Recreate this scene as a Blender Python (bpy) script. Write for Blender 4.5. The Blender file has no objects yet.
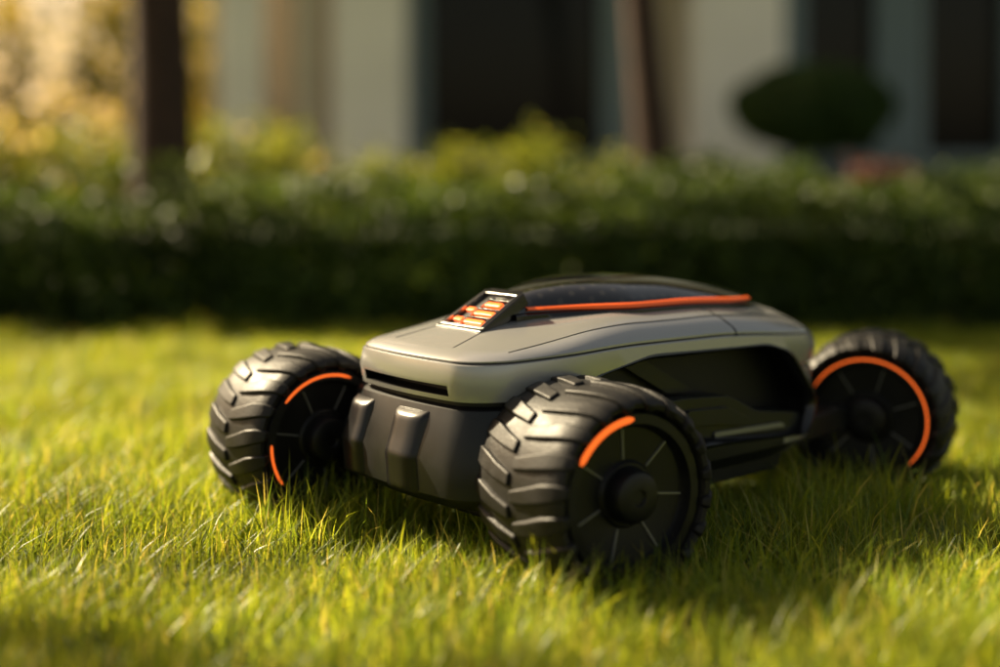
import bpy, math, random
import numpy as np
from mathutils import Vector, Matrix
random.seed(7)
S=bpy.context.scene
S.view_settings.view_transform='Standard'
S.view_settings.look='None'
S.view_settings.exposure=0
FPX=1389.0; H=0.62; HOR=165.0
def X(px,y): return (px-500)/FPX*y
def Z(py,y): return H-(py-HOR)/FPX*y

# ---------------------------------------------------------------- materials
def mat(name):
    m=bpy.data.materials.new(name); m.use_nodes=True
    nt=m.node_tree; return m,nt,nt.nodes['Principled BSDF']
def simple(name,col,rough=.5,metal=0,coat=0,noise=0.0,nscale=20,bump=0,bscale=200,emit=None,estr=0,spec=.5,rvar=0):
    m,nt,b=mat(name)
    b.inputs['Base Color'].default_value=(*col,1); b.inputs['Roughness'].default_value=rough
    b.inputs['Metallic'].default_value=metal; b.inputs['Coat Weight'].default_value=coat
    b.inputs['Coat Roughness'].default_value=.08
    b.inputs['Specular IOR Level'].default_value=spec
    tc=nt.nodes.new('ShaderNodeTexCoord')
    if noise or rvar:
        n=nt.nodes.new('ShaderNodeTexNoise'); n.inputs['Scale'].default_value=nscale; n.inputs['Detail'].default_value=6
        nt.links.new(tc.outputs['Object'],n.inputs['Vector'])
        r=nt.nodes.new('ShaderNodeMapRange'); r.inputs['From Min'].default_value=.3; r.inputs['From Max'].default_value=.7
        r.inputs['To Min'].default_value=1-noise; r.inputs['To Max'].default_value=1+noise
        nt.links.new(n.outputs['Fac'],r.inputs['Value'])
        mx=nt.nodes.new('ShaderNodeVectorMath'); mx.operation='SCALE'; mx.inputs[0].default_value=col
        nt.links.new(r.outputs['Result'],mx.inputs['Scale']); nt.links.new(mx.outputs[0],b.inputs['Base Color'])
        if rvar:
            r2=nt.nodes.new('ShaderNodeMapRange'); r2.inputs['From Min'].default_value=.3; r2.inputs['From Max'].default_value=.7
            r2.inputs['To Min'].default_value=rough-rvar; r2.inputs['To Max'].default_value=rough+rvar
            nt.links.new(n.outputs['Fac'],r2.inputs['Value']); nt.links.new(r2.outputs['Result'],b.inputs['Roughness'])
    if bump:
        n=nt.nodes.new('ShaderNodeTexNoise'); n.inputs['Scale'].default_value=bscale; n.inputs['Detail'].default_value=4
        nt.links.new(tc.outputs['Object'],n.inputs['Vector'])
        bp=nt.nodes.new('ShaderNodeBump'); bp.inputs['Strength'].default_value=bump; bp.inputs['Distance'].default_value=.002
        nt.links.new(n.outputs['Fac'],bp.inputs['Height']); nt.links.new(bp.outputs[0],b.inputs['Normal'])
    if emit:
        b.inputs['Emission Color'].default_value=(*emit,1); b.inputs['Emission Strength'].default_value=estr
    return m
def leafmat(name,c1,c2,trans=.45,rough=.5,wnoise=0,c3=None,spec=.3):
    m,nt,b=mat(name)
    at=nt.nodes.new('ShaderNodeAttribute'); at.attribute_name='rnd'
    cr=nt.nodes.new('ShaderNodeValToRGB'); e=cr.color_ramp.elements
    e[0].color=(*c1,1); e[1].color=(*c2,1); e[0].position=.1; e[1].position=.9
    if c3:
        x=e.new(.97); x.color=(*c3,1)
    nt.links.new(at.outputs['Fac'],cr.inputs['Fac'])
    out=cr.outputs['Color']
    if wnoise:
        g=nt.nodes.new('ShaderNodeNewGeometry')
        n=nt.nodes.new('ShaderNodeTexNoise'); n.inputs['Scale'].default_value=wnoise; n.inputs['Detail'].default_value=3
        nt.links.new(g.outputs['Position'],n.inputs['Vector'])
        r=nt.nodes.new('ShaderNodeMapRange'); r.inputs['From Min'].default_value=.35; r.inputs['From Max'].default_value=.65
        r.inputs['To Min'].default_value=.65; r.inputs['To Max'].default_value=1.3
        nt.links.new(n.outputs['Fac'],r.inputs['Value'])
        v=nt.nodes.new('ShaderNodeVectorMath'); v.operation='SCALE'
        nt.links.new(out,v.inputs[0]); nt.links.new(r.outputs['Result'],v.inputs['Scale']); out=v.outputs[0]
    nt.links.new(out,b.inputs['Base Color']); b.inputs['Roughness'].default_value=rough
    b.inputs['Specular IOR Level'].default_value=spec
    t=nt.nodes.new('ShaderNodeBsdfTranslucent')
    sc=nt.nodes.new('ShaderNodeVectorMath'); sc.operation='MULTIPLY'; sc.inputs[1].default_value=(1.35,1.15,.6)
    nt.links.new(out,sc.inputs[0]); nt.links.new(sc.outputs[0],t.inputs['Color'])
    mx=nt.nodes.new('ShaderNodeMixShader'); mx.inputs[0].default_value=trans
    o=nt.nodes['Material Output']
    nt.links.new(b.outputs[0],mx.inputs[1]); nt.links.new(t.outputs[0],mx.inputs[2]); nt.links.new(mx.outputs[0],o.inputs['Surface'])
    return m

M_shell=simple('silver_paint',(.35,.348,.345),.27,metal=.5,coat=.45)
M_dark=simple('dark_plastic',(.010,.011,.012),.34,noise=.1,rvar=.05,spec=.3)
M_black=simple('black_plastic',(.005,.005,.006),.5,spec=.3)
M_gloss=simple('gloss_black',(.006,.006,.007),.2,coat=.2,spec=.4)
M_rubber=simple('tyre_rubber',(.0085,.008,.0078),.50,noise=.25,nscale=40,bump=.25,bscale=250,rvar=.08,spec=.26)
M_rim=simple('rim_black',(.004,.004,.005),.42,noise=.1,rvar=.05,spec=.3)
M_line=simple('rim_line',(.20,.20,.21),.35,metal=.5)
M_orange=simple('orange_light',(.9,.14,.015),.35,emit=(1,.15,.02),estr=1.0)
M_lamp=simple('lamp_glow',(.9,.14,.02),.3,emit=(1,.13,.02),estr=1.5)
M_orangeP=simple('orange_trim',(.80,.11,.01),.35,emit=(1,.12,.01),estr=.08)  # trim is no lamp; a faint glow is added to its colour
M_chrome=simple('bright_trim',(.40,.39,.38),.25,metal=1)
M_seam=simple('seam_black',(.01,.01,.01),.7)

# ---------------------------------------------------------------- mesh helpers
def link(o,parent=None):
    S.collection.objects.link(o)
    if parent is not None: o.parent=parent
    return o
def mesh(name,v,f,mats,mi=None,parent=None,smooth=False,angle=None,bevel=0,seg=2):
    me=bpy.data.meshes.new(name); me.from_pydata([tuple(p) for p in v],[],f)
    for m in (mats if isinstance(mats,(list,tuple)) else [mats]): me.materials.append(m)
    if mi is not None:
        me.polygons.foreach_set('material_index',mi)
    import bmesh
    bm=bmesh.new(); bm.from_mesh(me); bmesh.ops.recalc_face_normals(bm,faces=bm.faces); bm.to_mesh(me); bm.free()
    if smooth:
        me.shade_smooth()
        if angle: me.set_sharp_from_angle(angle=math.radians(angle))
    o=bpy.data.objects.new(name,me); link(o,parent)
    if bevel:
        b=o.modifiers.new('b','BEVEL'); b.width=bevel; b.segments=seg; b.limit_method='ANGLE'; b.angle_limit=math.radians(30)
        me.shade_smooth()
        w=o.modifiers.new('w','WEIGHTED_NORMAL')
    return o
def box(name,x0,x1,y0,y1,z0,z1,m,parent=None,bevel=0):
    v=[(x,y,z) for x in(x0,x1) for y in(y0,y1) for z in(z0,z1)]
    f=[(0,1,3,2),(4,6,7,5),(0,4,5,1),(2,3,7,6),(0,2,6,4),(1,5,7,3)]
    return mesh(name,v,f,m,parent=parent,bevel=bevel)
def empty(name,loc=(0,0,0),rz=0):
    e=bpy.data.objects.new(name,None); e.empty_display_size=.1; S.collection.objects.link(e)
    e.location=loc; e.rotation_euler=(0,0,rz); return e
def lathe(name,prof,m,parent,seg=96,angle=35,closed=False):
    v=[];f=[];n=len(prof)
    for i in range(seg):
        a=2*math.pi*i/seg
        for (y,r) in prof: v.append((r*math.cos(a),y,r*math.sin(a)))
    for i in range(seg):
        j=(i+1)%seg
        for k in range(n if closed else n-1):
            l=(k+1)%n
            f.append((i*n+k,i*n+l,j*n+l,j*n+k))
    return mesh(name,v,f,m,parent=parent,smooth=True,angle=angle)
def prism(name,poly,v0,v1,m,parent,bevel=0):
    n=len(poly)
    v=[(u,v0,z) for u,z in poly]+[(u,v1,z) for u,z in poly]
    f=[tuple(range(n)),tuple(range(2*n-1,n-1,-1))]+[(i,(i+1)%n,(i+1)%n+n,i+n) for i in range(n)]
    return mesh(name,v,f,m,parent=parent,bevel=bevel)
def roundpoly(poly,r,seg=5):
    out=[];n=len(poly)
    for i in range(n):
        p=Vector(poly[i]); a=Vector(poly[i-1]); b=Vector(poly[(i+1)%n])
        da=(a-p); db=(b-p); ra=min(r,da.length*.45); rb=min(r,db.length*.45)
        p0=p+da.normalized()*ra; p1=p+db.normalized()*rb
        for k in range(seg+1):
            t=k/seg; q=p0*(1-t)**2+p*2*t*(1-t)+p1*t*t; out.append((q.x,q.y))
    return out
def rndattr(me,vals):
    a=me.attributes.new('rnd','FLOAT','POINT'); a.data.foreach_set('value',np.asarray(vals,dtype=np.float32))
def leaves(name,C,size,m,parent=None,seed=0,up=.0,aspect=.5,svar=.35):
    rng=np.random.default_rng(seed); C=np.asarray(C,float); n=len(C)
    d=rng.normal(size=(n,3)); d[:,2]*=.7; d/=np.linalg.norm(d,axis=1)[:,None]
    q=rng.normal(size=(n,3)); q[:,2]+=up; s=np.cross(d,q); s/=np.linalg.norm(s,axis=1)[:,None]
    nn=np.cross(d,s)
    L=size*(1+svar*rng.uniform(-1,1,n))[:,None]
    P=np.empty((n,4,3))
    P[:,0]=C-d*L*.5; P[:,1]=C+s*L*aspect*.5+nn*L*.1; P[:,2]=C+d*L*.5; P[:,3]=C-s*L*aspect*.5+nn*L*.1
    me=bpy.data.meshes.new(name); me.vertices.add(4*n); me.vertices.foreach_set('co',P.ravel())
    me.loops.add(4*n); me.loops.foreach_set('vertex_index',np.arange(4*n,dtype=np.int32))
    me.polygons.add(n); me.polygons.foreach_set('loop_start',np.arange(0,4*n,4,dtype=np.int32)); me.polygons.foreach_set('loop_total',np.full(n,4,dtype=np.int32))
    me.update(calc_edges=True); me.materials.append(m)
    rndattr(me,np.repeat(rng.uniform(0,1,n),4))
    o=bpy.data.objects.new(name,me); return link(o,parent)
def tube(name,pts,rad,m,parent=None,seg=14,wob=.0,seed=0):
    rng=random.Random(seed); v=[];f=[]
    for i,(p,r) in enumerate(zip(pts,rad)):
        p=Vector(p); t=(Vector(pts[min(i+1,len(pts)-1)])-Vector(pts[max(i-1,0)])).normalized()
        a=t.cross(Vector((0,1,0.01))).normalized(); b=t.cross(a)
        for k in range(seg):
            an=2*math.pi*k/seg; rr=r*(1+wob*math.sin(3*an+i*.7)+wob*rng.uniform(-1,1)*.5)
            v.append(p+(a*math.cos(an)+b*math.sin(an))*rr)
    for i in range(len(pts)-1):
        for k in range(seg):
            f.append((i*seg+k,i*seg+(k+1)%seg,(i+1)*seg+(k+1)%seg,(i+1)*seg+k))
    f.append(tuple(range(seg))); f.append(tuple(range((len(pts)-1)*seg,len(pts)*seg)))
    return mesh(name,v,f,m,parent=parent,smooth=True)

# ---------------------------------------------------------------- mower
AL=math.radians(38)
mx0,my0=-.094,2.233
mower=empty('robotic_lawn_mower',(mx0,my0,0),math.pi+AL)
def smooth01(t): t=max(0,min(1,t)); return t*t*(3-2*t)
def ring(uf,ur,hw,zf,zm,zr,tp=.10,rc=.07,bul=.02,rbul=.012):
    pts=[]; rc=min(rc,hw*.95)
    NL,NS,NC=28,14,10
    def arc(cx,cy,a0):
        return [(cx+rc*math.cos(a0+k/NC*math.pi/2),cy+rc*math.sin(a0+k/NC*math.pi/2)) for k in range(NC+1)]
    c1=arc(uf-rc,-hw+rc,-math.pi/2); c2=arc(uf-rc,hw-rc,0); c3=arc(ur+rc,hw-rc,math.pi/2); c4=arc(ur+rc,-hw+rc,math.pi)
    def seg(a,b,n): return [(a[0]+(b[0]-a[0])*k/n,a[1]+(b[1]-a[1])*k/n) for k in range(1,n)]
    P=c1+seg(c1[-1],c2[0],NS)+c2+seg(c2[-1],c3[0],NL)+c3+seg(c3[-1],c4[0],NS)+c4+seg(c4[-1],c1[0],NL)
    uc=(uf+ur)/2
    for (x,y) in P:
        k=1-(y/hw)**2
        x2=x+(bul*k if x>uc else -rbul*k)*smooth01(abs(x-uc)/(uf-uc)*1.0)
        q=(uf-x)/(uf-ur)
        y2=y*(1-tp*smooth01((.26-q)/.26)-.06*smooth01((q-.8)/.2))
        z=zf+(zm-zf)*smooth01(q/.4) if q<.6 else zm+(zr-zm)*smooth01((q-.6)/.4)
        pts.append((x2,y2,z))
    return pts
R=[ (.00,-.64,.15,.095,.100,.105,.06),
    (.045,-.680,.188,.099,.104,.110,.06),
    (.078,-.705,.208,.122,.126,.135,.05),
    (.082,-.715,.210,.175,.180,.19,.06),
    (.055,-.718,.206,.250,.262,.258,.13),
    (.045,-.710,.197,.255,.265,.261,.13),
    (.045,-.710,.197,.260,.270,.266,.13),
    (.056,-.722,.206,.263,.273,.269,.13),
    (.062,-.726,.210,.293,.303,.295,.14),
    (.058,-.718,.208,.318,.330,.316,.15),
    (.054,-.714,.205,.3195,.332,.3175,.15),
    (.053,-.713,.2045,.322,.335,.320,.15),
    (.054,-.711,.2045,.324,.338,.322,.15),
    (.046,-.704,.199,.330,.346,.329,.16),
    (.022,-.690,.182,.337,.359,.340,.18),
    (-.02,-.665,.160,.347,.370,.356,.20),
    (-.06,-.635,.128,.357,.378,.368,.2),
    (-.12,-.60,.090,.369,.382,.376,.2),
    (-.20,-.50,.03,.380,.383,.381,.1)]
rings=[ring(*r) for r in R]
Mn=len(rings[0]); V=[p for r in rings for p in r]; Fc=[];MI=[]
for k in range(len(rings)-1):
    for i in range(Mn):
        j=(i+1)%Mn
        Fc.append((k*Mn+i,k*Mn+j,(k+1)*Mn+j,(k+1)*Mn+i))
        xm=(V[k*Mn+i][0]+V[k*Mn+j][0])/2
        if k<4: MI.append(0 if (xm<-.60 and k>=1) else 1)
        elif k<7: MI.append(2 if xm>-.60 else 0)
        elif k in(10,): MI.append(2)
        else: MI.append(0)
Fc.append(tuple(range(Mn-1,-1,-1))); MI.append(1)
Fc.append(tuple((len(rings)-1)*Mn+i for i in range(Mn))); MI.append(0)
body=mesh('body_shell',V,Fc,[M_shell,M_dark,M_black],MI)
rec=roundpoly([(-.10,.262),(-.145,.292),(-.26,.315),(-.55,.311),(-.61,.293),(-.680,.20),(-.655,.142),(-.42,.150),(-.20,.14),(-.1,.18)],.022)
def cutter(poly,a,b):
    n=len(poly); v=[(u,a,z) for u,z in poly]+[(u,b,z) for u,z in poly]
    f=[tuple(range(n)),tuple(range(2*n-1,n-1,-1))]+[(i,(i+1)%n,(i+1)%n+n,i+n) for i in range(n)]
    return mesh('cut',v,f,[M_shell,M_dark,M_black],[2]*(n+2))
cuts=[cutter(rec,.135,.30),cutter(rec,-.30,-.135)]
fs=box('cut',.035,.12,-.115,.115,.270,.286,M_black); cuts.append(fs)
fs.data.materials.clear()
for m in(M_shell,M_dark,M_black): fs.data.materials.append(m)
for p in fs.data.polygons: p.material_index=2
for c in cuts:
    md=body.modifiers.new('x','BOOLEAN'); md.operation='DIFFERENCE'; md.object=c; md.solver='EXACT'
dg=bpy.context.evaluated_depsgraph_get()
me=bpy.data.meshes.new_from_object(body.evaluated_get(dg))
body.modifiers.clear(); body.data=me
for c in cuts: bpy.data.objects.remove(c)
me.shade_smooth(); me.set_sharp_from_angle(angle=math.radians(32))
body.parent=mower
cu=sum(p[0] for p in rec)/len(rec); cz=sum(p[1] for p in rec)/len(rec)
for sgn in(1,-1):
    n=len(rec); v=[];f=[]
    for (u,z) in rec:
        du,dz=u-cu,z-cz; L=math.hypot(du,dz)
        for (off,yy) in((.002,.196),(.002,.209),(-.004,.210),(-.012,.203),(-.014,.190)):
            v.append((u+du/L*off,sgn*yy,z+dz/L*off))
    for i in range(n):
        j=(i+1)%n
        for k in range(4): f.append((i*5+k,i*5+k+1,j*5+k+1,j*5+k))
    mesh('recess_rim',v,f,M_gloss,parent=mower,smooth=True,angle=40)
    a,b=(.13,.188) if sgn>0 else (-.188,-.13)
    prism('side_step',roundpoly([(-.27,.228),(-.36,.232),(-.47,.226),(-.54,.192),(-.655,.178),(-.65,.147),(-.42,.154),(-.24,.148)],.012),a,b,M_dark,mower,bevel=.006)
    a,b=(.15,.197) if sgn>0 else (-.197,-.15)
    prism('handle_bar',roundpoly([(-.36,.212),(-.46,.208),(-.515,.182),(-.50,.172),(-.44,.182),(-.36,.186)],.008),a,b,M_dark,mower,bevel=.005)
    prism('trim_bar',roundpoly([(-.43,.168),(-.60,.166),(-.61,.158),(-.43,.160)],.003),*((.15,.1925) if sgn>0 else (-.1925,-.15)),M_line,mower,bevel=.001)
    a,b=(.12,.150) if sgn>0 else (-.150,-.12)
    prism('inner_brace',roundpoly([(-.24,.30),(-.30,.30),(-.42,.235),(-.36,.235)],.008),a,b,M_dark,mower,bevel=.004)
    prism('lower_skirt',roundpoly([(-.25,.150),(-.62,.140),(-.60,.085),(-.30,.075)],.015),*( (.10,.185) if sgn>0 else (-.185,-.10)),M_dark,mower,bevel=.006)
    a,b=(.15,.215) if sgn>0 else (-.215,-.15)
    prism('fender',roundpoly([(.025,.15),(.03,.24),(.0,.262),(-.10,.258),(-.16,.21),(-.15,.13),(-.02,.11)],.02),a,b,M_dark,mower,bevel=.008)
def cyl(name,x,z,y0,y1,r,m,parent,seg=40,ch=.004):
    s=1 if y1>y0 else -1
    o=lathe(name,[(y0,0.0001),(y0,r-ch),(y0+s*ch,r),(y1-s*ch,r),(y1,r-ch),(y1,0.0001)],m,parent,seg)
    o.location=(x,0,z); return o
cyl('front_axle',0,.15,-.28,.28,.028,M_black,mower)
cyl('axle_collar',0,.15,.20,.235,.05,M_dark,mower); cyl('axle_collar',0,.15,-.20,-.235,.05,M_dark,mower)
def phw(q):
    return .050+.080*smooth01(q/.40)-.012*smooth01((q-.8)/.2)
PU0,PU1=-.105,-.635
NP=60
near=[]
for i in range(NP+1):
    q=i/NP; u=PU0+(PU1-PU0)*q
    w=phw(q)
    if q>.88: w*=math.sqrt(max(0,1-((q-.88)/.12)**2))**.6 if q<1 else 0
    near.append((u,w,.384+.004*smooth01(q/.3)-.008*smooth01((q-.55)/.45)))
v=[];f=[];NT=24
for (u,w,z) in near:
    q=(u-PU0)/(PU1-PU0)
    hh=.040*(math.sin(math.pi*min(1,max(0,q))**.75))**.62 if 0<q<1 else 0
    for k in range(NT+1):
        t=-1+2*k/NT
        v.append((u,w*t*1.0,z+hh*(1-abs(t)**3.2)))
for i in range(NP):
    for k in range(NT):
        a=i*(NT+1)+k; f.append((a,a+1,a+NT+2,a+NT+1))
base=len(v)
for (u,w,z) in near: v.append((u,w,z-.03))
for (u,w,z) in near: v.append((u,-w,z-.03))
for i in range(NP):
    f.append((i*(NT+1)+NT,(i+1)*(NT+1)+NT,base+i+1,base+i)); 
    f.append((i*(NT+1),base+NP+1+i,base+NP+2+i,(i+1)*(NT+1)))
m,nt,b=mat('solar_glass'); b.inputs['Roughness'].default_value=.06; b.inputs['Coat Weight'].default_value=.8; b.inputs['Coat Roughness'].default_value=.02
tc=nt.nodes.new('ShaderNodeTexCoord'); vo=nt.nodes.new('ShaderNodeTexVoronoi'); vo.voronoi_dimensions='2D'; vo.inputs['Scale'].default_value=42; vo.inputs['Randomness'].default_value=0
nt.links.new(tc.outputs['Object'],vo.inputs['Vector']); cr=nt.nodes.new('ShaderNodeValToRGB')
cr.color_ramp.elements[0].color=(.025,.023,.021,1); cr.color_ramp.elements[0].position=.16; cr.color_ramp.elements[1].color=(.005,.005,.006,1); cr.color_ramp.elements[1].position=.24
nt.links.new(vo.outputs['Distance'],cr.inputs['Fac']); nt.links.new(cr.outputs['Color'],b.inputs['Base Color'])
mesh('solar_panel',v,f,m,parent=mower,smooth=True,angle=50)
for sgn in(1,-1):
    v=[];f=[]
    st=[p for p in near if -.60<p[0]<-.125]
    for i,(u,w,z) in enumerate(st):
        tt=min(1,(i+1)/14)*min(1,(len(st)-i)/10); h=.0015+.004*tt
        for (o,dz) in((-.003,.001),(.004,-.001),(.006,-.003),(.007,-.001-h),(.0,-.003-h)):
            v.append((u,sgn*(w+o),z+.002+dz))
    for i in range(len(st)-1):
        for k in range(4): f.append((i*5+k,i*5+k+1,(i+1)*5+k+1,(i+1)*5+k))
    mesh('orange_stripe',v,f,M_orangeP,parent=mower,smooth=True,angle=60)
    v=[];f=[]
    for i,(u,w,z) in enumerate(near[:-2]):
        for (o,dz) in((.0,-.006),(.008,-.007),(.012,-.010),(.012,-.022)):
            v.append((u,sgn*(w+o),z+dz))
    for i in range(len(near)-3):
        for k in range(3): f.append((i*4+k,i*4+k+1,(i+1)*4+k+1,(i+1)*4+k))
    mesh('panel_gasket',v,f,M_gloss,parent=mower,smooth=True,angle=50)
def quadbox(name,P,th,m,bevel=.002):
    P=[Vector(p) for p in P]; n=(P[1]-P[0]).cross(P[3]-P[0]).normalized()
    if n.z<0: n=-n
    v=P+[p-n*th for p in P]
    f=[(0,1,2,3),(7,6,5,4)]+[(i,(i+1)%4,(i+1)%4+4,i+4) for i in range(4)]
    return mesh(name,v,f,m,parent=mower,bevel=bevel)
bl,br,tr,tl=Vector((-.034,-.058,.356)),Vector((-.034,.058,.356)),Vector((-.130,.048,.410)),Vector((-.130,-.048,.410))
def bil(s,t,h=0):
    n=(br-bl).cross(tl-bl).normalized(); n=n if n.z>0 else -n
    return (bl*(1-s)+br*s)*(1-t)+(tl*(1-s)+tr*s)*t+n*h
def qb(name,s0,s1,t0,t1,h,th,m,bev=.001):
    return quadbox(name,[bil(s0,t0,h),bil(s1,t0,h),bil(s1,t1,h),bil(s0,t1,h)],th,m,bev)
qb('headlamp_bed',0,1,0,1,-.006,.035,M_black,.002)
qb('lamp_frame',-.03,1.03,-.03,.05,.001,.022,M_gloss,.002); qb('lamp_frame',-.03,.06,.052,1.0,.001,.022,M_gloss,.002); qb('lamp_frame',.94,1.03,.052,1.0,.001,.022,M_gloss,.002)
qb('lamp_frame',.062,.938,.90,1.04,.001,.022,M_gloss,.002)
qb('lamp_trim',.05,.95,.04,.07,.0022,.008,M_chrome,.0005);qb('lamp_trim',.05,.07,.08,.92,.0022,.008,M_chrome,.0005);qb('lamp_trim',.935,.95,.08,.92,.0022,.008,M_chrome,.0005)
qb('lamp_trim',.36,.38,.12,.86,-.001,.006,M_chrome,.0005)
for t,a,b in((.15,.43,.86),(.37,.43,.88),(.60,.43,.82)):
    qb('lamp_light',a,b,t,t+.095,.0008,.008,M_lamp,.0015)
    qb('lamp_fin',.41,.89,t+.145,t+.16,.0004,.007,M_gloss,.0004)
for t in(.20,.46): qb('lamp_light',.12,.30,t,t+.08,-.001,.006,M_lamp,.001)
qb('hood_badge',.2,.8,-.34,-.24,-.001,.004,M_black)
from mathutils.bvhtree import BVHTree
bv=BVHTree.FromPolygons([v.co for v in body.data.vertices],[tuple(p.vertices) for p in body.data.polygons])
def seam(pts,w=.0016,name='hood_seam'):
    v=[];f=[];P=[]
    for (u,vv) in pts:
        hit=bv.ray_cast(Vector((u,vv,.6)),Vector((0,0,-1)))
        if hit[0] is not None: P.append((hit[0],hit[1]))
    for i,(p,n) in enumerate(P):
        t=(P[min(i+1,len(P)-1)][0]-P[max(i-1,0)][0]).normalized(); s=t.cross(n).normalized()
        if n.z<0:n=-n
        v+= [p-s*w+n*.0004,p+n*.0009,p+s*w+n*.0004]
    for i in range(len(P)-1):
        for k in range(2): f.append((i*3+k,i*3+k+1,i*3+k+4,i*3+k+3))
    if f: mesh(name,v,f,M_seam,parent=mower)
for s in(1,-1):
    seam([(-.44-.03*k/20,s*(.135+.072*k/20)) for k in range(21)],w=.002)
    seam([(-.01+(-.65)*k/60,s*(.160+.014*math.sin(k/60*math.pi))) for k in range(61)],w=.0012)
    seam([(.035-.08*k/20,s*(.080-.022*k/20)) for k in range(21)],w=.0011)
M_pad=simple('pad_black',(.006,.006,.007),.30,spec=.35)
def front_panel(v0,v1,z0,z1,pro,m,name):
    nv,nz=20,24; v=[];f=[]
    for i in range(nz+1):
        for j in range(nv+1):
            s=j/nv; t=i/nz; yy=v0+(v1-v0)*s; zz=z0+(z1-z0)*t
            hit=bv.ray_cast(Vector((.4,yy,min(zz,.200))),Vector((-1,0,0)))
            u=hit[0].x if hit[0] is not None else .07
            if zz>.200: u-=(zz-.200)*.30
            e=min(s,1-s)*2; g=min(t,1-t)*2
            gg=min(1,g/.22); gg=(1-(1-gg)**2)**.5
            h=pro*(1-(1-min(1,e/.8))**2)**.5*gg
            v.append((u-.003+h,yy,zz))
    for i in range(nz):
        for j in range(nv):
            a=i*(nv+1)+j; f.append((a,a+1,a+nv+2,a+nv+1))
    mesh(name,v,f,m,parent=mower,smooth=True,angle=80)
front_panel(-.155,-.080,.112,.240,.014,M_pad,'bumper_panel')
front_panel(-.008,.074,.110,.242,.015,M_pad,'bumper_panel')
box('underbody',-.62,.0,-.14,.14,.07,.11,M_black,mower,bevel=.01)
# wheels
def wheel(loc,alpha,arcs,spokes=7,a0=.3,ws=1.15):
    e=bpy.data.objects.new('wheel',None); link(e)
    th=math.pi+alpha
    Mi=Matrix.Translation((mx0,my0,0))@Matrix.Rotation(math.pi+AL,4,'Z')
    W=Matrix.Translation(loc)@Matrix.Rotation(th,4,'Z')@Matrix.Diagonal((1.02,ws,1.02,1))
    e.parent=mower; e.matrix_local=Mi.inverted()@W
    hp=[(.062,.1165),(.072,.1185),(.081,.124),(.082,.131),(.076,.1380),(.060,.1423),(.03,.145)]
    prof=hp+[(0,.1455)]+[(-y,r) for y,r in hp[::-1]]
    lathe('tyre',prof,M_rubber,e,120)
    for s in(1,-1):
        lathe('rim',[(s*.055,.1175),(s*.074,.1175),(s*.077,.1145),(s*.077,.101),(s*.068,.0975),(s*.064,.094),(s*.060,.048),(s*.064,.044),(s*.064,.040),(s*.078,.0375),(s*.083,.034),(s*.085,.028),(s*.085,.012),(s*.082,.010),(s*.082,.0001)],M_rim,e,96,angle=25)
        for k in range(spokes):
            a=a0+2*math.pi*k/spokes; w=.0013
            v=[]
            for (r,y) in((.050,.0608),(.094,.0648)):
                for (d,h) in((-w,-.001),(-w*.7,.0012),(w*.7,.0012),(w,-.001)):
                    v.append((r*math.cos(a)-d*math.sin(a),s*(y+h),r*math.sin(a)+d*math.cos(a)))
            mesh('rim_spoke',v,[(0,1,5,4),(1,2,6,5),(2,3,7,6)],M_line,parent=e)
    v=[];f=[]; N=20
    path=[(.002,.1440,0,1),(.03,.1435,.05,1),(.054,.1415,.3,.95),(.072,.1368,.65,.75),(.082,.128,1,.2),(.0825,.118,1,0)]
    hts=[.0065,.0078,.0078,.0072,.0062,.001]; sk=[0,.05,.11,.15,.17,.18]; hw=[.08,.10,.118,.112,.09,.055]
    for s in(1,-1):
        for k in range(N):
            c=2*math.pi*(k+(.5 if s<0 else 0))/N; b0=len(v)
            for (y,r,ny,nr),h,q,w in zip(path,hts,sk,hw):
                for (dw,hh) in((-w,-.004),(-w*.72,h),(w*.72,h),(w,-.004)):
                    a=c+q*1.0+dw; rr=r+nr*hh; yy=s*(y+ny*hh)
                    v.append((rr*math.cos(a),yy,rr*math.sin(a)))
            n=len(path)
            for i in range(n-1):
                for j in range(4):
                    f.append((b0+i*4+j,b0+i*4+(j+1)%4,b0+(i+1)*4+(j+1)%4,b0+(i+1)*4+j))
            f.append((b0,b0+1,b0+2,b0+3)); t=b0+(n-1)*4; f.append((t,t+1,t+2,t+3))
    mesh('tread_lugs',v,f,M_rubber,parent=e,bevel=.0035,seg=3)
    for (d0,d1,ar,aw) in arcs:
        v=[];f=[];n=40
        for i in range(n+1):
            a=math.radians(d0+(d1-d0)*i/n); tp=min(1,i/3,(n-i)/3)*.6+.4
            for (dr,y) in((-aw*tp,.074),(-aw*tp,.0785),(aw*tp,.0785),(aw*tp,.074)):
                v.append((-(ar+dr)*math.cos(a),y,(ar+dr)*math.sin(a)))
        for i in range(n):
            for j in range(3): f.append((i*4+j,i*4+j+1,(i+1)*4+j+1,(i+1)*4+j))
        mesh('orange_arc',v,f,M_orange,parent=e)
    return e
rad=math.radians
a=rad(33); hx,hy=X(636,1.966),1.966
wheel((hx-.100*math.sin(a),hy+.100*math.cos(a),.15),a,[(92,150,.1085,.0045)],a0=.55,ws=1.28)
a=rad(37); hx,hy=X(330,2.374),2.374
wheel((hx-.09*math.sin(a),hy+.09*math.cos(a),.15),a,[(68,140,.1085,.0020),(178,215,.1085,.0020)],a0=.2)
a=rad(-24); hx,hy=X(866,2.60),2.60
wheel((hx-.09*math.sin(a),hy+.09*math.cos(a),.145),a,[(-45,150,.1085,.0016)],a0=.1)
u4,v4=-.87,-.19
F=(-math.cos(AL),-math.sin(AL)); Nn=(math.sin(AL),-math.cos(AL))
a=rad(38+62)
wheel((mx0+u4*F[0]+v4*Nn[0],my0+u4*F[1]+v4*Nn[1],.15),a,[(30,150,.1085,.0022)])
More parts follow.
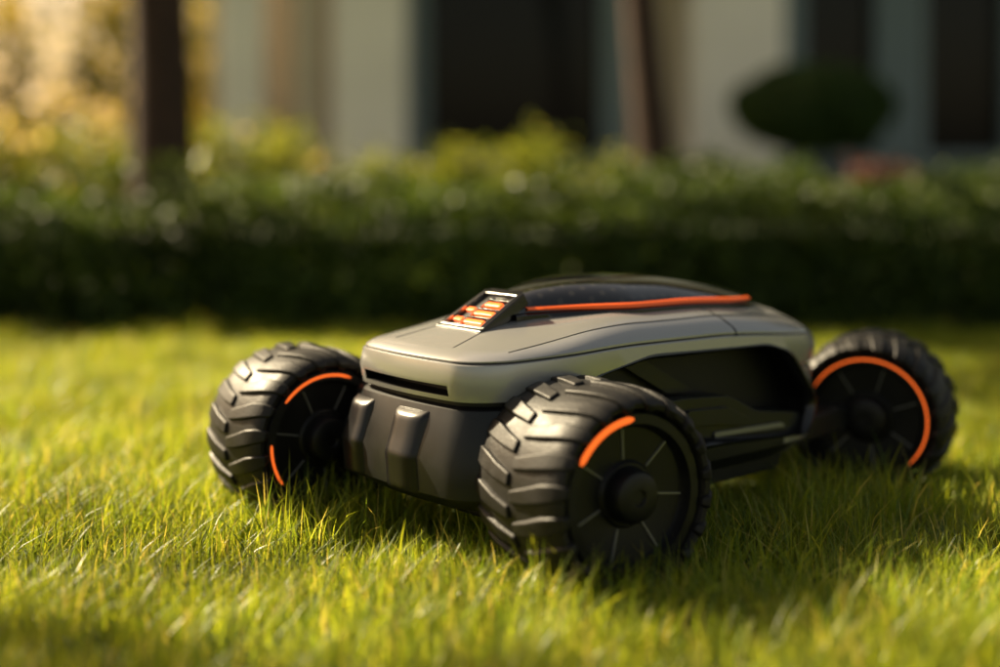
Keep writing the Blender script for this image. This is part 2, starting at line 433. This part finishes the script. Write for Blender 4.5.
for (a_,b_) in((.09,.16),(-.16,-.09)):
    prism('rear_arm',roundpoly([(-.62,.15),(-.62,.105),(-.83,.12),(-.87,.135),(-.87,.165),(-.80,.165)],.01),a_,b_,M_dark,mower,bevel=.006)

# ---------------------------------------------------------------- ground + grass
m_g,nt,b=mat('lawn_soil')
tc=nt.nodes.new('ShaderNodeTexCoord'); n=nt.nodes.new('ShaderNodeTexNoise'); n.inputs['Scale'].default_value=3; n.inputs['Detail'].default_value=8
nt.links.new(tc.outputs['Object'],n.inputs['Vector']); cr=nt.nodes.new('ShaderNodeValToRGB')
cr.color_ramp.elements[0].color=(.04,.055,.014,1); cr.color_ramp.elements[0].position=.35; cr.color_ramp.elements[1].color=(.08,.12,.025,1); cr.color_ramp.elements[1].position=.65
nt.links.new(n.outputs['Fac'],cr.inputs['Fac']); nt.links.new(cr.outputs['Color'],b.inputs['Base Color']); b.inputs['Roughness'].default_value=.95
mesh('lawn_ground',[(-150,-60,0),(150,-60,0),(150,240,0),(-150,240,0)],[(0,1,2,3)],m_g)
M_grass=leafmat('grass_blade',(.12,.20,.02),(.34,.40,.035),trans=.58,rough=.38,wnoise=2.2,c3=(.58,.52,.16),spec=.4)
col=bpy.data.collections.new('grass_tufts')
def tuft(idx,nb,half,hmin,hmax):
    rng=np.random.default_rng(100+idx); nseg=3
    V=np.empty((nb,2*nseg+1,3)); 
    rr=half*np.sqrt(rng.uniform(0,1,nb)); ra=rng.uniform(0,2*np.pi,nb); bx=rr*np.cos(ra); by=rr*np.sin(ra)
    h=rng.uniform(hmin,hmax,nb)*(1+.25*(rng.uniform(0,1,nb)>.93)); w=rng.uniform(.0009,.0019,nb)
    an=rng.uniform(0,2*np.pi,nb); lean=np.abs(rng.normal(.55,.42,nb))*h; cu=rng.uniform(.4,1.8,nb)
    fa=an+np.pi/2+rng.uniform(-.5,.5,nb)
    for s in range(nseg+1):
        t=s/nseg; ox=bx+np.cos(an)*lean*t**(1+cu); oy=by+np.sin(an)*lean*t**(1+cu); z=h*t*(1-.15*t*np.minimum(1,lean/h))
        ww=w*(1-t**1.6)
        if s<nseg:
            V[:,2*s,0]=ox-np.cos(fa)*ww; V[:,2*s,1]=oy-np.sin(fa)*ww; V[:,2*s,2]=z
            V[:,2*s+1,0]=ox+np.cos(fa)*ww; V[:,2*s+1,1]=oy+np.sin(fa)*ww; V[:,2*s+1,2]=z
        else: V[:,2*s,0]=ox;V[:,2*s,1]=oy;V[:,2*s,2]=z
    k=2*nseg+1; fs=[]
    for i in range(nb):
        o=i*k
        for s in range(nseg-1): fs.append((o+2*s,o+2*s+1,o+2*s+3,o+2*s+2))
        fs.append((o+2*nseg-2,o+2*nseg-1,o+2*nseg))
    me=bpy.data.meshes.new('tuft'); me.from_pydata(V.reshape(-1,3).tolist(),[],fs); me.materials.append(M_grass)
    rndattr(me,np.repeat(rng.uniform(0,1,nb),k)); me.shade_smooth()
    o=bpy.data.objects.new('grass_tuft',me); col.objects.link(o)
for i in range(4): tuft(i,560,.14,.032,.072)
tuft(8,380,.11,.058,.112)
tuft(9,480,.13,.038,.088)
gx0,gx1,gy0,gy1=-3.6,3.6,.9,4.95
me=bpy.data.meshes.new('lawn_grass'); me.from_pydata([(gx0,gy0,.001),(gx1,gy0,.001),(gx1,gy1,.001),(gx0,gy1,.001)],[],[(0,1,2,3)])
me.materials.append(m_g)
grass=bpy.data.objects.new('lawn_grass',me); link(grass)
ng=bpy.data.node_groups.new('grass_scatter','GeometryNodeTree')
ng.interface.new_socket('Geometry',in_out='INPUT',socket_type='NodeSocketGeometry'); ng.interface.new_socket('Geometry',in_out='OUTPUT',socket_type='NodeSocketGeometry')
gi=ng.nodes.new('NodeGroupInput'); go=ng.nodes.new('NodeGroupOutput')
dp=ng.nodes.new('GeometryNodeDistributePointsOnFaces'); dp.distribute_method='POISSON'
dp.inputs['Distance Min'].default_value=.118; dp.inputs['Density Max'].default_value=160
ip=ng.nodes.new('GeometryNodeInstanceOnPoints'); ci=ng.nodes.new('GeometryNodeCollectionInfo')
ci.inputs['Collection'].default_value=col; ci.inputs['Separate Children'].default_value=True; ci.inputs['Reset Children'].default_value=True
ip.inputs['Pick Instance'].default_value=True
rv=ng.nodes.new('FunctionNodeRandomValue'); rv.data_type='FLOAT_VECTOR'; rv.inputs[0].default_value=(-.08,-.08,0); rv.inputs[1].default_value=(.08,.08,6.283)
rs=ng.nodes.new('FunctionNodeRandomValue'); rs.data_type='FLOAT'; rs.inputs[2].default_value=.8; rs.inputs[3].default_value=1.22; rs.inputs['Seed'].default_value=5
L=ng.links.new
L(gi.outputs[0],dp.inputs['Mesh']); L(dp.outputs['Points'],ip.inputs['Points']); L(ci.outputs[0],ip.inputs['Instance'])
L(rv.outputs[0],ip.inputs['Rotation']); L(rs.outputs[1],ip.inputs['Scale']); L(ip.outputs[0],go.inputs[0])
gm=grass.modifiers.new('g','NODES'); gm.node_group=ng

# ---------------------------------------------------------------- hedge
M_hedge=leafmat('hedge_leaf',(.03,.058,.012),(.08,.125,.022),trans=.4,rough=.5,wnoise=2.0,spec=.3)
M_shrub=leafmat('shrub_leaf',(.08,.12,.016),(.22,.25,.035),trans=.5,rough=.4)
M_tree=leafmat('tree_leaf',(.06,.10,.018),(.16,.20,.035),trans=.5)
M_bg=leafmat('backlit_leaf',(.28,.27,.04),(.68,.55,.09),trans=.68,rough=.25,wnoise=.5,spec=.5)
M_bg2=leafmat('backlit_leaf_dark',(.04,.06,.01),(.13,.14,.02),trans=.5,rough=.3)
M_top=leafmat('topiary_leaf',(.025,.055,.014),(.06,.11,.025),trans=.3)
M_red=leafmat('red_leaf',(.08,.03,.022),(.18,.07,.05),trans=.2)
M_glint=leafmat('bokeh_glint',(.80,.72,.45),(.95,.90,.68),trans=.5)  # pale colour standing in for bright bokeh highlights
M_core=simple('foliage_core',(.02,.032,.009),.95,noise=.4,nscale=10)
M_bark=simple('bark',(.040,.019,.012),.9,noise=.4,nscale=14,bump=.8,bscale=30)
rng=np.random.default_rng(3)
def hedge(name,x0,x1,y0,y1,h,n,size,m,seed):
    rng=np.random.default_rng(seed); e=empty(name)
    x=rng.uniform(x0,x1,n); th=rng.uniform(-.05,math.pi+.05,n)
    yc=(y0+y1)/2; ry=(y1-y0)/2
    c,s=np.cos(th),np.maximum(np.sin(th),0)
    lum=1+.07*np.sin(x*3.3+th*2.1)+.06*np.sin(x*8.1-th*5+1)+.05*np.sin(x*15+th*9)
    dep=1-np.abs(rng.normal(0,.07,n))
    py=-np.sign(c)*np.abs(c)**.42*ry*(1+(lum-1)*.6)*dep
    pz=s**.55*h*(1+(lum-1)*.9)*dep
    k=rng.uniform(0,1,n)<.35; pz=np.where(k,rng.uniform(0,1,n)*h*.85,pz); py=np.where(k,-ry*(1+(lum-1)*.6)*dep*(1-.12*(pz/h)**3),py)
    leaves('hedge_leaves',np.stack([x,yc+py,np.maximum(pz,.01)],1),size,m,e,seed)
    k=n//22; xs=rng.uniform(x0,x1,k); sp=np.stack([xs,rng.uniform(y0+.1,y1,k),h*(1+.06*np.sin(xs*3.3)+.05*np.sin(xs*8))+rng.uniform(-.03,.07,k)],1)
    leaves('hedge_sprouts',sp,size,m,e,seed+1)
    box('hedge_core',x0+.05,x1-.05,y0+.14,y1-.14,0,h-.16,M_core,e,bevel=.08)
    return e
hedge('boxwood_hedge',-7,7,4.84,5.85,.54,75000,.044,M_hedge,1)
def shrub(name,c,r,n,size,m,seed,clumps=14,stem=True,glints=0):
    rng=np.random.default_rng(seed); e=empty(name,(c[0],c[1],0))
    cc=rng.normal(size=(clumps,3)); cc/=np.linalg.norm(cc,axis=1)[:,None]; cc*=rng.uniform(.3,.85,clumps)[:,None]
    cc=cc*np.array(r); k=rng.integers(0,clumps,n)
    P=cc[k]+rng.normal(size=(n,3))*np.array(r)*.2; P[:,2]+=c[2]; P[:,2]=np.abs(P[:,2])+.01
    leaves('foliage',P,size,m,e,seed)
    if glints:
        q=rng.normal(size=(glints,3)); q/=np.linalg.norm(q,axis=1)[:,None]; q[:,1]=-np.abs(q[:,1]); q[:,2]=np.abs(q[:,2])
        q=q*np.array(r)*1.05; q[:,2]+=c[2]
        q=np.repeat(q,5,axis=0)+rng.normal(size=(glints*5,3))*.008
        leaves('bokeh_glints',q,.04,M_glint,e,seed+3,aspect=.9)  # cream leaf quads added as bokeh highlights, not flowers
    if stem:
        for i in range(5):
            q=cc[i%clumps]; tube('stem',[(0,0,0),(q[0]*.3,q[1]*.3,c[2]*.5),(q[0],q[1],max(.1,c[2]+q[2]*.5))],[.02,.015,.006],M_bark,e,8)
    return e
sd=20
for (px,y,py,w,h,mm,gl_) in [(20,6.6,150,.45,.45,M_bg2,6),(95,7.4,140,.40,.45,M_shrub,5),(235,6.9,155,.35,.34,M_shrub,3),(300,7.3,145,.35,.38,M_shrub,3),(375,6.8,178,.4,.28,M_shrub,0),(450,7.2,168,.38,.28,M_shrub,0),(520,6.9,160,.38,.32,M_shrub,0),(590,7.3,168,.38,.3,M_shrub,0),(690,6.8,184,.35,.26,M_hedge,0),(770,6.8,188,.3,.2,M_hedge,0),(-90,7.2,130,.5,.5,M_shrub,3),(1010,7.0,186,.4,.2,M_hedge,0)]:
    zt=Z(py-14,y); shrub('shrub',(X(px,y),y,zt-h*.75),(w,.35,h),1500,.06,mm,sd,glints=gl_); sd+=1
shrub('flowering_shrub',(X(890,7.4),7.4,.50),(.36,.25,.10),1500,.05,M_red,77,clumps=10)
e=empty('topiary_bush',(X(812,9),9,0)); zc=Z(110,9)
d=rng.normal(size=(11000,3)); d/=np.linalg.norm(d,axis=1)[:,None]
P=d*np.array([.53,.5,.31])*(1-np.abs(rng.normal(0,.05,11000)))[:,None]*(1+.03*np.sin(d[:,0]*7+d[:,2]*5))[:,None]; P[:,2]=np.where(P[:,2]<0,P[:,2]*.9,P[:,2]); P[:,2]+=zc
leaves('topiary_leaves',P,.04,M_top,e,5)
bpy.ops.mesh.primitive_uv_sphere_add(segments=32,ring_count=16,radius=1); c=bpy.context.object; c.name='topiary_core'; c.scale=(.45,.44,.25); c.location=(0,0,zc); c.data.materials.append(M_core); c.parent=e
tube('topiary_trunk',[(-.22,0,0),(-.20,0,.3),(-.12,0,.5),(0,0,zc-.1)],[.05,.045,.04,.03],M_bark,e)
tube('topiary_trunk_b',[(.05,0,0),(.08,.02,.35),(.1,0,zc-.1)],[.04,.035,.03],M_bark,e)

# ---------------------------------------------------------------- trees
def tree(name,base,lean,r0,h,cc,cr,nl,lsize,m,seed,nlimb=7,clumps=30,spread=.17):
    rg=random.Random(seed); rng=np.random.default_rng(seed); e=empty(name,(base[0],base[1],0))
    pts=[];rad_=[]
    for i in range(13):
        t=i/12; pts.append((lean[0]*t+.02*math.sin(t*5+seed),lean[1]*t,h*t)); rad_.append(r0*(1.25-.25*min(1,t*8))*(1-.45*t) if t<.12 else r0*(1-.45*t))
    tube('trunk',pts,rad_,M_bark,e,20,wob=.05,seed=seed)
    cl=rng.normal(size=(clumps,3)); cl/=np.linalg.norm(cl,axis=1)[:,None]; cl*=rng.uniform(.35,1,clumps)[:,None]; cl*=np.array(cr); cl+=np.array(cc)
    for i in range(nlimb):
        q=cl[i]; s=.55+.4*rg.random(); p0=Vector((lean[0]*s,lean[1]*s,h*s)); p1=Vector(q); mid=p0.lerp(p1,.5)+Vector((0,0,.15))
        tube('limb',[p0,mid,p1],[r0*.35,r0*.22,r0*.07],M_bark,e,10)
    k=rng.integers(0,clumps,nl); P=cl[k]+rng.normal(size=(nl,3))*np.array(cr)*spread
    leaves('crown',P,lsize,m,e,seed); return e
tree('tree',(X(163,6.6),6.6),(-.05,0),.165,3.2,(0,0,4.2),(1.4,1.2,1.0),5000,.11,M_tree,1)
tree('tree',(X(664,7.0),7.0),(-.22,0),.108,3.0,(-.3,0,4.0),(1.2,1.1,.8),3500,.10,M_tree,2)
tree('tree',(-3.8,3.75),(.0,0),.13,2.8,(0,0,3.5),(1.5,.60,.5),2600,.11,M_tree,3,clumps=20,spread=.2)  # unseen tree, added so its crown shades the foreground
tree('tree',(-2.75,6.0),(.3,.1),.13,3.2,(.4,.15,4.2),(1.1,1.0,.7),5500,.11,M_tree,4,clumps=26,spread=.18)  # unseen tree, added to cast shade over the right-hand lawn
e=empty('background_trees')
rng=np.random.default_rng(11)
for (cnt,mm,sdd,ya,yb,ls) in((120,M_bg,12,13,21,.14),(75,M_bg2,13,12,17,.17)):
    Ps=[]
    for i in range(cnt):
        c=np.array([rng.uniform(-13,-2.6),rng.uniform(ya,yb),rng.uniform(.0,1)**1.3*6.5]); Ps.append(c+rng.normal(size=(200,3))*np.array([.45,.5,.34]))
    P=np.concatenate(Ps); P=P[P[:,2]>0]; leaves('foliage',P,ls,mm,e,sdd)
for i in range(7):
    x=-12+i*1.5; tube('trunk',[(x,16+i%3,0),(x+.1,16+i%3,3),(x+.2,16+i%3,6)],[.13,.10,.05],M_bark,e,10)

# ---------------------------------------------------------------- building
M_wall=simple('white_stucco',(.86,.80,.72),.85,noise=.05,nscale=2,bump=.2,bscale=60)
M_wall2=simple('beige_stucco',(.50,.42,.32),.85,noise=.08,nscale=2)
M_frame=simple('window_frame',(.14,.19,.21),.45)
M_glass=simple('window_glass',(.005,.007,.009),.06,spec=.16)
M_roof=simple('roof_tile',(.12,.10,.09),.8,noise=.2)
bd=empty('white_house')
YW=11.5; YC=10.7
xl=X(212,YW); xr=9.0
wins=[(425,605),(800,880),(920,1010)]
wx=[(X(a,YW),X(b,YW)) for a,b in wins]+[(5.2,6.6),(7.0,8.2)]
z0,z1=Z(158,YW),2.75
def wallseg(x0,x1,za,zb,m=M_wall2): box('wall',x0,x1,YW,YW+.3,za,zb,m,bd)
cur=xl
for (a_,b_) in wx:
    wallseg(cur,a_,z0,z1); cur=b_
wallseg(cur,xr,z0,z1)
wallseg(xl,xr,z1,6.2); wallseg(xl,xr,0,z0,M_frame)
for (a_,b_) in wx:
    box('window_glass',a_,b_,YW+.12,YW+.14,z0,z1,M_glass,bd)
    for (p,q,r,s) in((a_-.16,a_+.03,z0,z1),(b_-.03,b_+.2,z0,z1),(a_+.03,b_-.03,z1-.08,z1+.08),(a_+.03,b_-.03,z0-.05,z0+.03)):
        box('window_frame',p,q,YW-.05,YW+.10,r,s,M_frame,bd)
for (a_,b_) in((218,262),(292,322),(332,405),(695,785)):
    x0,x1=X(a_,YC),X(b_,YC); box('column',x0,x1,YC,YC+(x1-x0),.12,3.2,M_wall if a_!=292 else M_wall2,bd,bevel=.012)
    box('column_base',x0-.04,x1+.04,YC-.04,YC+(x1-x0)+.04,0,.12,M_wall,bd,bevel=.01)
box('column',4.9,5.4,YC,YC+.5,0,3.2,M_wall,bd,bevel=.012)
box('porch_beam',xl-.3,xr,YC-.1,YW-.06,3.2,3.7,M_wall,bd)
box('roof',xl-.6,xr+.5,YC-.5,YW+6,6.2,6.4,M_roof,bd)
box('side_wall',xl,xl+.3,YW+.31,YW+6,0,6.2,M_wall,bd)
box('porch_floor',xl-.2,xr,YC-.5,YW-.06,.0,.10,M_wall2,bd)

# ---------------------------------------------------------------- light
sx,sy=-.82,.57; el=rad(36)
w=bpy.data.worlds.new('World'); S.world=w; w.use_nodes=True; nt=w.node_tree
bg=nt.nodes['Background']; sk=nt.nodes.new('ShaderNodeTexSky'); sk.sky_type='NISHITA'; sk.sun_disc=False
sk.sun_elevation=el; sk.sun_rotation=math.atan2(sx,sy)%(2*math.pi); sk.dust_density=3; sk.air_density=1.0; sk.ozone_density=.6
hz=nt.nodes.new('ShaderNodeVectorMath'); hz.operation='MULTIPLY'; hz.inputs[1].default_value=(1.55,1.17,.78)
nt.links.new(sk.outputs[0],hz.inputs[0]); nt.links.new(hz.outputs[0],bg.inputs[0]); bg.inputs[1].default_value=.15
sl=bpy.data.lights.new('sun','SUN'); sl.energy=16; sl.angle=rad(.8); sl.color=(1,.83,.54)
so=bpy.data.objects.new('sun',sl); link(so)
d=Vector((sx*math.cos(el)/math.hypot(sx,sy),sy*math.cos(el)/math.hypot(sx,sy),math.sin(el)))
so.rotation_euler=d.to_track_quat('Z','Y').to_euler(); so.location=(-5,5,6)
# ---------------------------------------------------------------- camera
cd=bpy.data.cameras.new('camera'); cd.sensor_width=36; cd.lens=FPX*36/1000; cd.shift_y=-(333.5-HOR)/1000
cd.clip_end=500; cd.clip_start=.05
cd.dof.use_dof=True; cd.dof.focus_distance=2.16; cd.dof.aperture_fstop=.78
co=bpy.data.objects.new('camera',cd); link(co); co.location=(0,0,H); co.rotation_euler=(math.pi/2,0,0); S.camera=co
